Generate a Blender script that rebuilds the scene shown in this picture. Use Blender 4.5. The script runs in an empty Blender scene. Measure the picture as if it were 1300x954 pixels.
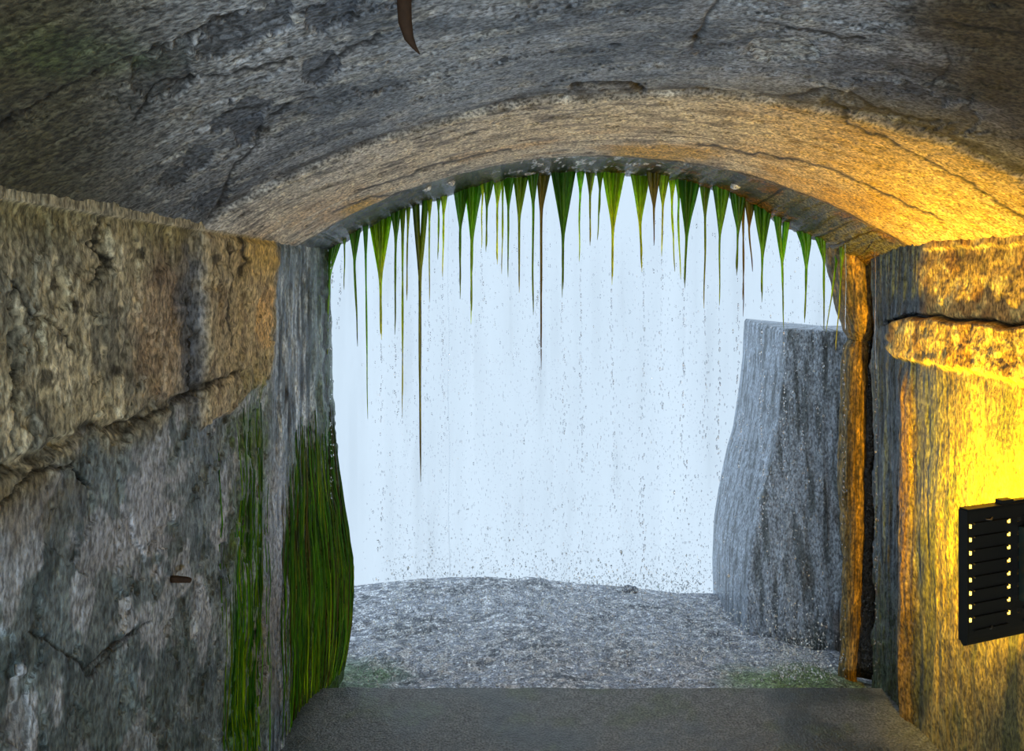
import bpy, math, random, mathutils
import numpy as np

random.seed(7)
RNG = np.random.default_rng(7)
SC = bpy.context.scene
COL = SC.collection
EYE = 1.70                      # camera height above the tunnel floor
F = 1011.0                      # focal length in pixels of the 1300 x 954 frame
CX, CY = 624.0, 350.0           # vanishing point of the tunnel axis in that frame

# ------------------------------------------------------------------ camera
cam_d = bpy.data.cameras.new('camera')
cam = bpy.data.objects.new('camera', cam_d)
COL.objects.link(cam)
cam.location = (0, 0, EYE)
cam.rotation_euler = (math.pi / 2, 0, 0)
cam_d.sensor_width = 36.0
cam_d.sensor_fit = 'HORIZONTAL'
cam_d.lens = 36.0 * F / 1300.0
cam_d.shift_x = (650.0 - CX) / 1300.0
cam_d.shift_y = -(477.0 - CY) / 1300.0
cam_d.clip_start = 0.02
SC.camera = cam

# ------------------------------------------------------------------ sky, exposure
world = bpy.data.worlds.new('misty_sky')
SC.world = world
world.use_nodes = True
bg = world.node_tree.nodes['Background']
bg.inputs['Color'].default_value = (0.72, 0.865, 1.0, 1)
bg.inputs['Strength'].default_value = 1.8
SC.view_settings.view_transform = 'Standard'
SC.view_settings.look = 'None'
SC.view_settings.gamma = 1.0
SC.view_settings.use_curve_mapping = False
SC.view_settings.exposure = 0.0
LAMP_FILL = 115.0              # W, each added fill lamp behind the camera
LAMP_WASH = 58.0               # W, added wash head behind the yellow floodlight

# ------------------------------------------------------------------ numeric helpers
def lin(r, g, b):
    c = np.array([r, g, b], float) / 255.0
    return np.where(c <= 0.04045, c / 12.92, ((c + 0.055) / 1.055) ** 2.4)

def sm(a, b, x):
    t = np.clip((x - a) / (b - a), 0, 1)
    return t * t * (3 - 2 * t)

def mix(c, col, m):
    return c + (np.asarray(col) - c) * np.clip(m, 0, 1)[..., None]

_tabs = {}
def pn(x, y, seed=0):
    """2-D gradient noise, about -0.7 .. 0.7"""
    if seed not in _tabs:
        a = np.random.default_rng(1000 + seed).random((256, 256)) * 2 * math.pi
        _tabs[seed] = (np.cos(a), np.sin(a))
    gx, gy = _tabs[seed]
    xi = np.floor(x).astype(int); yi = np.floor(y).astype(int)
    fx = x - xi; fy = y - yi
    u = fx * fx * fx * (fx * (fx * 6 - 15) + 10)
    v = fy * fy * fy * (fy * (fy * 6 - 15) + 10)
    def g(ix, iy, dx, dy):
        ix = ix & 255; iy = iy & 255
        return gx[ix, iy] * dx + gy[ix, iy] * dy
    n00 = g(xi, yi, fx, fy); n10 = g(xi + 1, yi, fx - 1, fy)
    n01 = g(xi, yi + 1, fx, fy - 1); n11 = g(xi + 1, yi + 1, fx - 1, fy - 1)
    a = n00 + u * (n10 - n00); b = n01 + u * (n11 - n01)
    return a + v * (b - a)

def fbm(x, y, o=5, seed=0, gain=0.5):
    s = 0; a = 1.0; f = 1.0
    for k in range(o):
        s = s + a * pn(x * f + 17.3 * k, y * f - 9.1 * k, seed + k)
        a *= gain; f *= 2.03
    return s

def ridged(x, y, o=4, seed=0):
    s = 0; a = 1.0; f = 1.0
    for k in range(o):
        s = s + a * (1 - 2.2 * np.abs(pn(x * f + 5.7 * k, y * f + 3.3 * k, seed + k)))
        a *= 0.5; f *= 2.1
    return s / 1.9

def poly_dist(x, y, pts):
    d = np.full(np.shape(x), 1e9)
    for (ax, ay), (bx, by) in zip(pts[:-1], pts[1:]):
        vx, vy = bx - ax, by - ay
        t = np.clip(((x - ax) * vx + (y - ay) * vy) / (vx * vx + vy * vy + 1e-12), 0, 1)
        d = np.minimum(d, np.hypot(x - ax - t * vx, y - ay - t * vy))
    return d

def wpoly(u, v, pts, wob, seed, fr=0.06):
    """distance in frame units to a crack, its path roughened by noise"""
    uu = u + wob * fbm(u * fr, v * fr, 4, seed)
    vv = v + wob * fbm(u * fr, v * fr, 4, seed + 11)
    return poly_dist(uu, vv, pts)

def blob(u, v, cx, cy, rx, ry, soft=0.35, rough=0.35, seed=0, fr=0.03):
    r = np.hypot((u - cx) / rx, (v - cy) / ry) + rough * fbm(u * fr, v * fr, 5, seed)
    return 1 - sm(1 - soft, 1 + soft, r)

def uv_of(X, Y, Z):
    return CX + F * X / Y, CY - F * Z / Y

def px(x, y, Y):                                  # frame point on the plane at depth Y
    return ((x - CX) / F * Y, Y, EYE - (y - CY) / F * Y)

# ------------------------------------------------------------------ mesh helpers
def grid_mesh(name, P, col=None, wet=None, flip=False, smooth=True):
    """P: rows x cols x 3 vertex positions (z relative to the eye)"""
    R, Cn, _ = P.shape
    V = P.reshape(-1, 3).copy(); V[:, 2] += EYE
    i = np.arange(R * Cn).reshape(R, Cn)
    q = np.stack([i[:-1, :-1], i[:-1, 1:], i[1:, 1:], i[1:, :-1]], -1).reshape(-1, 4)
    if flip: q = q[:, ::-1]
    return fast_mesh(name, V, q, col, wet, smooth)

def fast_mesh(name, V, faces, col=None, wet=None, smooth=True):
    faces = np.asarray(faces); V = np.asarray(V, float)
    n = faces.shape[1]
    me = bpy.data.meshes.new(name)
    me.vertices.add(len(V)); me.vertices.foreach_set('co', V.astype(np.float32).ravel())
    me.loops.add(faces.size); me.loops.foreach_set('vertex_index', faces.astype(np.int32).ravel())
    me.polygons.add(len(faces))
    me.polygons.foreach_set('loop_start', np.arange(0, faces.size, n, dtype=np.int32))
    me.polygons.foreach_set('loop_total', np.full(len(faces), n, dtype=np.int32))
    me.polygons.foreach_set('use_smooth', np.full(len(faces), smooth))
    me.update(calc_edges=True)
    if col is not None:
        a = me.attributes.new('stain', 'FLOAT_COLOR', 'POINT')
        c = np.ones((len(V), 4), np.float32); c[:, :3] = np.clip(col.reshape(-1, 3), 0.004, 1)
        a.data.foreach_set('color', c.ravel())
    if wet is not None:
        a = me.attributes.new('wet', 'FLOAT', 'POINT')
        a.data.foreach_set('value', np.clip(wet, 0, 1).astype(np.float32).ravel())
    return me

def link(name, me, mat=None, parent=None):
    o = bpy.data.objects.new(name, me)
    COL.objects.link(o)
    if mat is not None and me is not None:
        if not me.materials: me.materials.append(mat)
    if parent: o.parent = parent
    return o

def tag(o, label=None, cat=None, group=None, kind=None):
    if label: o['label'] = label
    if cat: o['category'] = cat
    if group: o['group'] = group
    if kind: o['kind'] = kind
    return o

class MB:
    def __init__(s): s.v = []; s.f = []; s.c = []
    def box(s, c, h, R=None):
        b = len(s.v)
        for dx in (-1, 1):
            for dy in (-1, 1):
                for dz in (-1, 1):
                    s.v.append((c[0] + dx * h[0], c[1] + dy * h[1], c[2] + dz * h[2]))
        for q in ((0, 1, 3, 2), (4, 6, 7, 5), (0, 4, 5, 1), (2, 3, 7, 6), (0, 2, 6, 4), (1, 5, 7, 3)):
            s.f.append([b + k for k in q])
    def tube(s, pts, rad, n=6, cols=None, flat=1.0):
        b = len(s.v)
        for k, (p, r) in enumerate(zip(pts, rad)):
            p = np.array(p, float)
            a = np.array(pts[max(k - 1, 0)], float); c = np.array(pts[min(k + 1, len(pts) - 1)], float)
            d = c - a; d /= (np.linalg.norm(d) + 1e-9)
            ref = np.array([0, 1, 0]) if abs(d[1]) < 0.8 else np.array([1, 0, 0])
            e1 = np.cross(d, ref); e1 /= np.linalg.norm(e1); e2 = np.cross(d, e1)
            for j in range(n):
                t = 2 * math.pi * j / n
                s.v.append(tuple(p + r * (math.cos(t) * e1 + flat * math.sin(t) * e2)))
                if cols is not None: s.c.append(cols[k])
        for k in range(len(pts) - 1):
            for j in range(n):
                s.f.append([b + k * n + j, b + k * n + (j + 1) % n, b + (k + 1) * n + (j + 1) % n, b + (k + 1) * n + j])
        s.f.append([b + j for j in range(n)][::-1])
        s.f.append([b + (len(pts) - 1) * n + j for j in range(n)])
    def mesh(s, name, smooth=False):
        me = bpy.data.meshes.new(name)
        me.from_pydata([tuple(map(float, v)) for v in s.v], [], s.f)
        if smooth: me.polygons.foreach_set('use_smooth', [True] * len(me.polygons))
        if s.c:
            a = me.attributes.new('stain', 'FLOAT_COLOR', 'POINT')
            a.data.foreach_set('color', np.concatenate([np.array(s.c, np.float32), np.ones((len(s.c), 1), np.float32)], 1).ravel())
        me.update()
        return me
    def build(s, name, mat, parent=None, smooth=False):
        return link(name, s.mesh(name, smooth), mat, parent)

# ------------------------------------------------------------------ materials
def new_mat(name):
    m = bpy.data.materials.new(name); m.use_nodes = True
    return m, m.node_tree.nodes, m.node_tree.links, m.node_tree.nodes['Principled BSDF']

def surface_mat(name, grain=260.0, contrast=0.55, bump=0.5, dist=0.004, stretch=(1, 1, 1), wet_rough=0.24, dry_rough=0.85, pits=0.5):
    m, N, L, b = new_mat(name)
    at = N.new('ShaderNodeAttribute'); at.attribute_name = 'stain'
    wt = N.new('ShaderNodeAttribute'); wt.attribute_name = 'wet'
    tc = N.new('ShaderNodeTexCoord')
    mp = N.new('ShaderNodeMapping'); mp.inputs['Scale'].default_value = stretch
    L.new(tc.outputs['Object'], mp.inputs['Vector'])
    n1 = N.new('ShaderNodeTexNoise'); n1.inputs['Scale'].default_value = grain; n1.inputs['Detail'].default_value = 2; n1.inputs['Roughness'].default_value = 0.55
    n2 = N.new('ShaderNodeTexNoise'); n2.inputs['Scale'].default_value = grain * 0.22; n2.inputs['Detail'].default_value = 6; n2.inputs['Roughness'].default_value = 0.7
    for n in (n1, n2): L.new(mp.outputs['Vector'], n.inputs['Vector'])
    r1 = N.new('ShaderNodeMapRange'); r1.inputs['From Min'].default_value = 0.36; r1.inputs['From Max'].default_value = 0.64
    r1.inputs['To Min'].default_value = 1 - contrast; r1.inputs['To Max'].default_value = 1 + contrast * 0.75
    r2 = N.new('ShaderNodeMapRange'); r2.inputs['From Min'].default_value = 0.34; r2.inputs['From Max'].default_value = 0.66
    r2.inputs['To Min'].default_value = 1 - contrast * 0.6; r2.inputs['To Max'].default_value = 1 + contrast * 0.5
    L.new(n1.outputs['Fac'], r1.inputs['Value']); L.new(n2.outputs['Fac'], r2.inputs['Value'])
    mu = N.new('ShaderNodeMath'); mu.operation = 'MULTIPLY'
    L.new(r1.outputs[0], mu.inputs[0]); L.new(r2.outputs[0], mu.inputs[1])
    sc = N.new('ShaderNodeVectorMath'); sc.operation = 'SCALE'
    L.new(at.outputs['Color'], sc.inputs[0]); L.new(mu.outputs[0], sc.inputs['Scale'])
    L.new(sc.outputs['Vector'], b.inputs['Base Color'])
    rr = N.new('ShaderNodeMapRange'); rr.inputs['To Min'].default_value = dry_rough; rr.inputs['To Max'].default_value = wet_rough
    L.new(wt.outputs['Fac'], rr.inputs['Value']); L.new(rr.outputs[0], b.inputs['Roughness'])
    ad = N.new('ShaderNodeMath'); ad.operation = 'MULTIPLY_ADD'; ad.inputs[1].default_value = pits
    L.new(n1.outputs['Fac'], ad.inputs[0]); L.new(n2.outputs['Fac'], ad.inputs[2])
    bp = N.new('ShaderNodeBump'); bp.inputs['Strength'].default_value = bump; bp.inputs['Distance'].default_value = dist
    L.new(ad.outputs[0], bp.inputs['Height']); L.new(bp.outputs['Normal'], b.inputs['Normal'])
    b.inputs['Specular IOR Level'].default_value = 0.5
    return m

M = {}
M['wall'] = surface_mat('weathered_concrete_wall', 105, 0.6, 1.0, 0.010, (1, 1, 0.5))
M['vault'] = surface_mat('weathered_concrete_vault', 125, 0.68, 1.0, 0.008, (0.85, 1, 1), dry_rough=0.7)
M['rock'] = surface_mat('wet_rock', 120, 0.6, 0.9, 0.01, (1, 1, 0.5), wet_rough=0.3)
M['ledge'] = surface_mat('splashed_rock', 110, 0.75, 1.0, 0.015, (1, 1, 1), wet_rough=0.3)

def algae_mat():
    m, N, L, b = new_mat('slimy_algae')
    at = N.new('ShaderNodeAttribute'); at.attribute_name = 'stain'
    tc = N.new('ShaderNodeTexCoord')
    mp = N.new('ShaderNodeMapping'); mp.inputs['Scale'].default_value = (1, 1, 0.06)
    L.new(tc.outputs['Object'], mp.inputs['Vector'])
    n = N.new('ShaderNodeTexNoise'); n.inputs['Scale'].default_value = 420; n.inputs['Detail'].default_value = 3
    L.new(mp.outputs['Vector'], n.inputs['Vector'])
    r = N.new('ShaderNodeMapRange'); r.inputs['From Min'].default_value = 0.3; r.inputs['From Max'].default_value = 0.7
    r.inputs['To Min'].default_value = 0.45; r.inputs['To Max'].default_value = 1.5
    L.new(n.outputs['Fac'], r.inputs['Value'])
    sc = N.new('ShaderNodeVectorMath'); sc.operation = 'SCALE'
    L.new(at.outputs['Color'], sc.inputs[0]); L.new(r.outputs[0], sc.inputs['Scale'])
    L.new(sc.outputs['Vector'], b.inputs['Base Color'])
    b.inputs['Roughness'].default_value = 0.32
    tr = N.new('ShaderNodeBsdfTranslucent'); L.new(sc.outputs['Vector'], tr.inputs['Color'])
    mx = N.new('ShaderNodeMixShader'); mx.inputs[0].default_value = 0.6
    L.new(b.outputs[0], mx.inputs[1]); L.new(tr.outputs[0], mx.inputs[2])
    L.new(mx.outputs[0], N['Material Output'].inputs['Surface'])
    return m
M['algae'] = algae_mat()

def water_mat():
    m, N, L, b = new_mat('clear_water')
    b.inputs['Base Color'].default_value = (0.97, 0.985, 1, 1)
    b.inputs['Roughness'].default_value = 0.02
    b.inputs['IOR'].default_value = 1.33
    b.inputs['Transmission Weight'].default_value = 1.0
    return m
M['water'] = water_mat()
def froth_mat():
    m, N, L, b = new_mat('aerated_water')
    n = N.new('ShaderNodeTexNoise'); n.inputs['Scale'].default_value = 90
    tc = N.new('ShaderNodeTexCoord'); L.new(tc.outputs['Object'], n.inputs['Vector'])
    r = N.new('ShaderNodeMapRange'); r.inputs['From Min'].default_value = 0.4; r.inputs['From Max'].default_value = 0.6
    r.inputs['To Min'].default_value = 0.15; r.inputs['To Max'].default_value = 1.0
    L.new(n.outputs['Fac'], r.inputs['Value']); L.new(r.outputs[0], b.inputs['Transmission Weight'])
    b.inputs['Base Color'].default_value = (0.85, 0.88, 0.9, 1); b.inputs['Roughness'].default_value = 0.1; b.inputs['IOR'].default_value = 1.33
    return m
M['froth'] = froth_mat()

def plain(name, col, rough=0.5, metal=0.0, noise=0.3, scale=60):
    m, N, L, b = new_mat(name)
    n = N.new('ShaderNodeTexNoise'); n.inputs['Scale'].default_value = scale; n.inputs['Detail'].default_value = 5
    tc = N.new('ShaderNodeTexCoord'); L.new(tc.outputs['Object'], n.inputs['Vector'])
    cr = N.new('ShaderNodeMapRange'); cr.inputs['To Min'].default_value = 1 - noise; cr.inputs['To Max'].default_value = 1 + noise
    L.new(n.outputs['Fac'], cr.inputs['Value'])
    sc = N.new('ShaderNodeVectorMath'); sc.operation = 'SCALE'; sc.inputs[0].default_value = col
    L.new(cr.outputs[0], sc.inputs['Scale']); L.new(sc.outputs['Vector'], b.inputs['Base Color'])
    b.inputs['Roughness'].default_value = rough; b.inputs['Metallic'].default_value = metal
    return m
M['black'] = plain('black_powder_coat', (0.012, 0.012, 0.011), 0.45)
M['cable'] = plain('dark_teal_cable', (0.01, 0.03, 0.032), 0.4)
M['steel'] = plain('dull_steel', (0.25, 0.25, 0.25), 0.4, 1.0)
M['rust'] = plain('rusty_iron', (0.045, 0.022, 0.010), 0.8, 0.2, 0.6, 120)
M['glass_white'] = plain('frosted_glass', (0.8, 0.8, 0.76), 0.3)

def emit(name, col, s):
    m, N, L, b = new_mat(name)
    b.inputs['Emission Color'].default_value = (*col, 1); b.inputs['Emission Strength'].default_value = s
    b.inputs['Base Color'].default_value = (0.8, 0.8, 0.8, 1)
    return m
M['led'] = emit('yellow_led_panel', (1.0, 0.6, 0.05), 4.0)
M['lamp_glow'] = emit('lamp_diffuser', (0.90, 0.97, 1.0), 6.0)

# ------------------------------------------------------------------ tunnel shape (x, depth y, z from the eye)
XL, XR = -0.754, 1.605
XC, HW = (XL + XR) / 2, (XR - XL) / 2
SPR, CRN = 0.13, 0.475
RAD = (HW * HW + (CRN - SPR) ** 2) / (2 * (CRN - SPR))
YJ = 2.06                       # construction joint across the vault
YE = 3.0                        # start of the wet lip
YO = 3.5                        # outer edge

def arch_z(X):
    return CRN - RAD + np.sqrt(np.maximum(RAD * RAD - (X - XC) ** 2, 1e-6))

# ================================================================== LEFT WALL
def left_disp(Y, Z):
    u, v = uv_of(XL + 0 * Y, np.maximum(Y, 0.4), Z)
    d = 0.008 * fbm(Y * 3.5, Z * 3.5, 4, 1)
    rough = 0.007 * fbm(Y * 24, Z * 13, 5, 5, 0.62) + 0.005 * ridged(Y * 46, Z * 14, 4, 8)
    far = sm(2.62, 2.82, Y + 0.12 * fbm(Y * 5, Z * 5, 3, 12))         # wet streaked jamb
    low = sm(0.02, -0.04, Z + 0.36 + 0.06 * fbm(Y * 4, Z * 4, 3, 14))   # below the seam
    streak = 0.012 * fbm(Y * 55, Z * 2.2, 4, 20) + 0.006 * fbm(Y * 130, Z * 5, 3, 24)
    d = d + rough * (1 - 0.75 * far) * (1 - 0.45 * low) + streak * np.maximum(far, 0.55 * low * sm(1.7, 2.4, Y))
    # flaked plaster layers
    n = fbm(Y * 4.2, Z * 3.6, 5, 30)
    lay = sm(0.02, 0.05, n) * (1 - far)
    d = d - 0.007 * lay
    n2 = fbm(Y * 7.5 + 3, Z * 5.5, 5, 36)
    d = d - 0.008 * sm(0.22, 0.25, n2) * (1 - far)
    # beige section between the joint and the jamb stands a little proud, broken off along its lower edge
    edge = SECT(Y, Z)
    d = d + 0.016 * edge
    # seam, joint and cracks
    sw = np.clip(1.1 - 0.25 * Y, 0.35, 1)
    zs = Z + 0.303 + 0.03 * fbm(Y * 6, Z * 2, 4, 40)
    d = d - 0.020 * np.exp(-(zs / 0.012) ** 2) * (1 - sm(2.3, 2.5, Y)) * (0.45 + 0.9 * np.clip(fbm(Y * 5, Z, 2, 44) + 0.3, 0, 1))
    yj = Y - 2.03 - 0.03 * fbm(Z * 4, Y * 2, 4, 46)
    d = d - 0.022 * np.exp(-(yj / 0.018) ** 2) * sm(-0.45, -0.25, Z)
    for pts, wob, w, dep, sd in LCR:
        d = d - 0.7 * dep * np.exp(-(wpoly(u, v, pts, wob * 0.8, sd, 0.05) / (w * 1.2)) ** 2)
    d = d * (1 - 0.8 * sm(0.095, 0.118, Z)) + 0.008 * sm(0.114, 0.119, Z) * sm(2.7, 2.5, Y)     # bead along the springing
    # bulge of the outer jamb
    be = np.interp(Z, [-1.75, -1.56, -1.28, -0.93, -0.52, 0.14], [0.10, 0.125, 0.14, 0.085, 0.052, 0.042])
    d = d + be * sm(3.02, 3.5, Y) ** 1.3
    return d

def SECT(Y, Z):
    lo = -0.33 - 0.09 * (1 - np.clip((Y - 2.05) / 0.7, 0, 1)) + 0.05 * fbm(Y * 6, Z * 3, 4, 50)
    a = sm(2.05, 2.09, Y) * (1 - sm(2.70, 2.80, Y + 0.10 * fbm(Y * 3, Z * 7, 4, 52) + 0.10 * np.clip(-Z, 0, 1)))
    return a * sm(-0.012, 0.012, Z - lo)

LCR = [([(22, 360), (24, 430), (20, 520), (22, 600)], 10, 2.6, 0.02, 60),
       ([(22, 360), (40, 400), (70, 410), (90, 440)], 10, 2.0, 0.010, 61),
       ([(130, 265), (125, 300), (140, 340), (120, 360)], 14, 3.0, 0.012, 62),
       ([(240, 380), (248, 420), (240, 470), (250, 500)], 8, 3.5, 0.018, 63),
       ([(285, 310), (290, 360), (280, 400), (292, 440)], 8, 2.2, 0.010, 64),
       ([(300, 300), (306, 330), (300, 350)], 6, 3.0, 0.012, 65),
       ([(40, 800), (110, 850), (170, 800), (120, 860)], 6, 1.8, 0.006, 66),
       ([(115, 860), (150, 815), (190, 790)], 6, 1.6, 0.007, 67),
       ([(0, 640), (40, 600), (90, 590), (115, 620)], 10, 2.4, 0.016, 68),
       ([(150, 540), (200, 525), (240, 500), (300, 470)], 12, 3.0, 0.014, 69),
       ([(398, 310), (402, 400), (400, 480), (408, 560)], 5, 2.0, 0.012, 70)]

def left_wall():
    us = np.linspace(-150, 408, 440)
    Yf = -XL * F / (CX - us)
    Ys = np.concatenate([np.linspace(-3.6, Yf[0] - 0.02, 40), Yf])
    Zs = np.concatenate([np.linspace(-1.78, -1.3, 80)[:-1], np.linspace(-1.3, 0.20, 480)])
    Y, Z = np.meshgrid(Ys, Zs)
    d = left_disp(Y, Z)
    P = np.stack([XL + d, Y, Z], -1)
    Yc = np.maximum(Y, 0.4)
    u, v = uv_of(XL + 0 * Y, Yc, Z)
    # ---- stains, plus shade and wet reflection put into the colour
    g1 = fbm(Y * 5, Z * 4, 5, 80); g2 = fbm(Y * 14, Z * 9, 5, 84); g3 = fbm(Y * 40, Z * 10, 4, 88)
    C = np.zeros(P.shape) + lin(186, 180, 154)
    C = mix(C, lin(140, 140, 128), sm(-0.15, 0.35, g1))
    C = mix(C, lin(222, 216, 190), 0.75 * sm(0.1, 0.4, g2))
    C = mix(C, lin(160, 130, 110), 0.5 * blob(u, v, 215, 420, 40, 90, 0.5, 0.5, 90))
    C = mix(C, lin(150, 138, 72), 0.7 * sm(0.02, 0.16, Z + 0.06 * g1))
    low = sm(0.03, -0.05, Z + 0.33 + 0.08 * g1)
    C = mix(C, lin(118, 134, 142), low)
    C = mix(C, lin(70, 86, 92), low * sm(-0.05, 0.35, g2))
    C = mix(C, lin(178, 188, 204), 0.85 * low * sm(0.10, 0.2, fbm(Y * 6 + 9, Z * 4.5, 5, 92)) * (1 - sm(-0.95, -1.2, Z)))
    C = mix(C, lin(176, 184, 200), 0.9 * blob(u, v, 190, 650, 34, 70, 0.25, 0.7, 94, 0.05))
    C = mix(C, lin(170, 178, 194), 0.8 * blob(u, v, 140, 690, 40, 34, 0.25, 0.8, 95, 0.05))
    C = mix(C, lin(46, 66, 60), 0.75 * sm(-0.75, -1.15, Z + 0.25 * g1) * sm(2.3, 1.8, Y))  # daylight fall-off towards floor and camera, painted as dark teal
    C = mix(C, lin(112, 96, 56), 0.55 * blob(u, v, 30, 640, 60, 45, 0.5, 0.7, 96))
    # dark blue-grey strip at the joint
    C = mix(C, lin(86, 98, 114), 0.85 * blob(u, v, 243, 420, 17, 110, 0.4, 0.5, 98))
    C = mix(C, lin(132, 146, 168), 0.6 * blob(u, v, 262, 430, 16, 110, 0.5, 0.6, 99))
    # beige section
    S = SECT(Y, Z)
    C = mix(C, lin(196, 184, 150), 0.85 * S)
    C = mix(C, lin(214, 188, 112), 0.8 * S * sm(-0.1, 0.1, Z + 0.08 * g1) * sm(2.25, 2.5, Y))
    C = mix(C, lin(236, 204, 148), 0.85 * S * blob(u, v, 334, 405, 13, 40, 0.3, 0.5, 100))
    C = mix(C, lin(128, 112, 92), 0.6 * S * sm(0.15, 0.35, g2))
    # wet streaked jamb and moss, with a painted pale reflection
    st = fbm(Y * 60, Z * 1.6, 4, 104)
    far = sm(2.62, 2.82, Y + 0.12 * fbm(Y * 5, Z * 5, 3, 12)) * (1 - S)
    C = mix(C, lin(104, 120, 136), far)
    C = mix(C, lin(20, 26, 28), 0.95 * far * sm(-0.02, 0.2, st))
    C = mix(C, lin(196, 212, 232), 0.85 * far * sm(0.08, 0.3, fbm(Y * 70 + 4, Z * 2.5, 4, 108)))
    green = (blob(u, v, 318, 690, 24, 250, 0.5, 0.45, 112) * sm(-0.2, -0.45, Z))
    C = mix(C, lin(78, 104, 50), 0.9 * green * sm(-0.35, 0.1, st + 0.5 * g2))
    C = mix(C, lin(104, 138, 46), 0.7 * green * sm(0.1, 0.35, g3))
    C = mix(C, lin(60, 128, 10), 0.85 * blob(u, v, 302, 850, 10, 110, 0.4, 0.5, 114) + 0.8 * blob(u, v, 322, 830, 8, 130, 0.4, 0.5, 115))
    C = mix(C, lin(150, 156, 170), 0.85 * blob(u, v, 356, 720, 17, 120, 0.4, 0.5, 116) * sm(-0.1, 0.15, -st + 0.2))  # bright wet reflection painted into the colour
    C = mix(C, lin(120, 118, 112), 0.8 * blob(u, v, 340, 820, 26, 70, 0.4, 0.5, 117))
    edgeg = sm(3.15, 3.4, Y)
    C = mix(C, lin(66, 92, 58), 0.8 * edgeg)
    C = mix(C, lin(62, 92, 14), sm(2.88, 3.0, Y) * sm(-0.5, -1.0, Z + 0.2 * g1) * 0.9)
    C = mix(C, lin(84, 66, 14), 0.8 * sm(2.88, 3.0, Y) * sm(3.25, 3.05, Y) * sm(-0.6, -1.0, Z) * sm(-0.2, 0.2, st))
    # dirt lodged in seam and cracks
    zs = Z + 0.303 + 0.03 * fbm(Y * 6, Z * 2, 4, 40)
    C = mix(C, lin(30, 32, 30), 0.85 * np.exp(-(zs / 0.012) ** 2) * (1 - sm(2.3, 2.5, Y)) * np.clip(fbm(Y * 9, Z, 3, 44) + 0.55, 0, 1))
    for pts, wob, w, dep, sd in LCR:
        C = mix(C, lin(26, 28, 28), 0.95 * np.exp(-(wpoly(u, v, pts, wob * 0.8, sd, 0.05) / (w * 1.0)) ** 2))
    for (a, b_, r) in ((70, 362, 7), (92, 390, 6), (75, 428, 7), (180, 320, 6), (268, 330, 5), (150, 470, 5), (60, 480, 8)):
        C = mix(C, lin(40, 40, 38), 0.8 * blob(u, v, a, b_, r, r * 1.4, 0.4, 0.7, 120, 0.1))
    C = mix(C, lin(196, 190, 168), 0.75 * sm(0.114, 0.119, Z) * sm(2.7, 2.5, Y))
    W = np.maximum(far, 0.65 * low * sm(0.0, 0.3, g1 + 0.2))
    W = np.maximum(W, 0.5 * low) * (1 - S)
    # outer end folded round to the cliff face
    P2 = P[:, -1:, :].repeat(3, 1); C2 = C[:, -1:, :].repeat(3, 1); W2 = W[:, -1:].repeat(3, 1)
    for k, (dx, dy) in enumerate(((-0.05, 0.08), (-0.25, 0.12), (-2.6, 0.15))):
        P2[:, k, 0] += dx; P2[:, k, 1] += dy
    P = np.concatenate([P, P2], 1); C = np.concatenate([C, C2], 1); W = np.concatenate([W, W2], 1)
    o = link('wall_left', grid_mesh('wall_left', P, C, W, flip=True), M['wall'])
    return tag(o, 'flaking beige and blue-grey concrete side wall with green slime near opening', None, None, 'structure')
wall_left = left_wall()

# ================================================================== VAULT
def cu(pts):                     # frame points stay in frame units for crack masks
    return pts
CEIL_CR = [([(0, 168), (60, 128), (110, 100), (180, 72), (240, 48), (300, 22), (345, 0)], 14, 5.0, 0.020, 130),
           ([(170, 150), (205, 108), (250, 100), (300, 92), (372, 74)], 10, 2.6, 0.012, 131),
           ([(245, 170), (290, 148), (330, 140)], 6, 2.0, 0.008, 132),
           ([(345, 150), (365, 138), (400, 128)], 6, 2.4, 0.010, 133),
           ([(272, 272), (300, 210), (328, 185), (342, 165)], 10, 2.6, 0.012, 134),
           ([(400, 100), (440, 62), (470, 55), (480, 45)], 10, 3.0, 0.012, 135),
           ([(880, 62), (900, 20), (915, 0)], 8, 3.0, 0.012, 136),
           ([(960, 30), (1020, 38), (1060, 44), (1100, 50)], 6, 2.4, 0.010, 137),
           ([(1000, 122), (1060, 115), (1110, 140), (1150, 155), (1190, 160)], 8, 2.4, 0.012, 138),
           ([(1050, 130), (1100, 160), (1160, 190), (1230, 225), (1300, 270)], 8, 2.2, 0.010, 139),
           ([(1180, 110), (1210, 80), (1200, 60)], 8, 2.0, 0.006, 140),
           ([(885, 178), (960, 190), (1040, 205), (1110, 235), (1200, 275)], 6, 1.8, 0.007, 141),
           ([(450, 240), (520, 215), (600, 192), (650, 183)], 5, 1.8, 0.007, 142),
           ([(420, 265), (470, 248), (520, 238)], 6, 1.6, 0.006, 143),
           ([(1210, 30), (1260, 36), (1300, 42)], 6, 2.0, 0.007, 144)]
FLAKES = [(205, 95, 55, 26, 150), (300, 40, 60, 20, 151), (310, 155, 34, 26, 152), (255, 205, 24, 12, 153), (222, 228, 20, 10, 154),
          (270, 255, 26, 12, 155), (405, 85, 26, 18, 156), (345, 25, 30, 18, 157), (1130, 130, 80, 22, 158), (1180, 150, 60, 20, 159), (420, 20, 40, 18, 150)]

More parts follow.
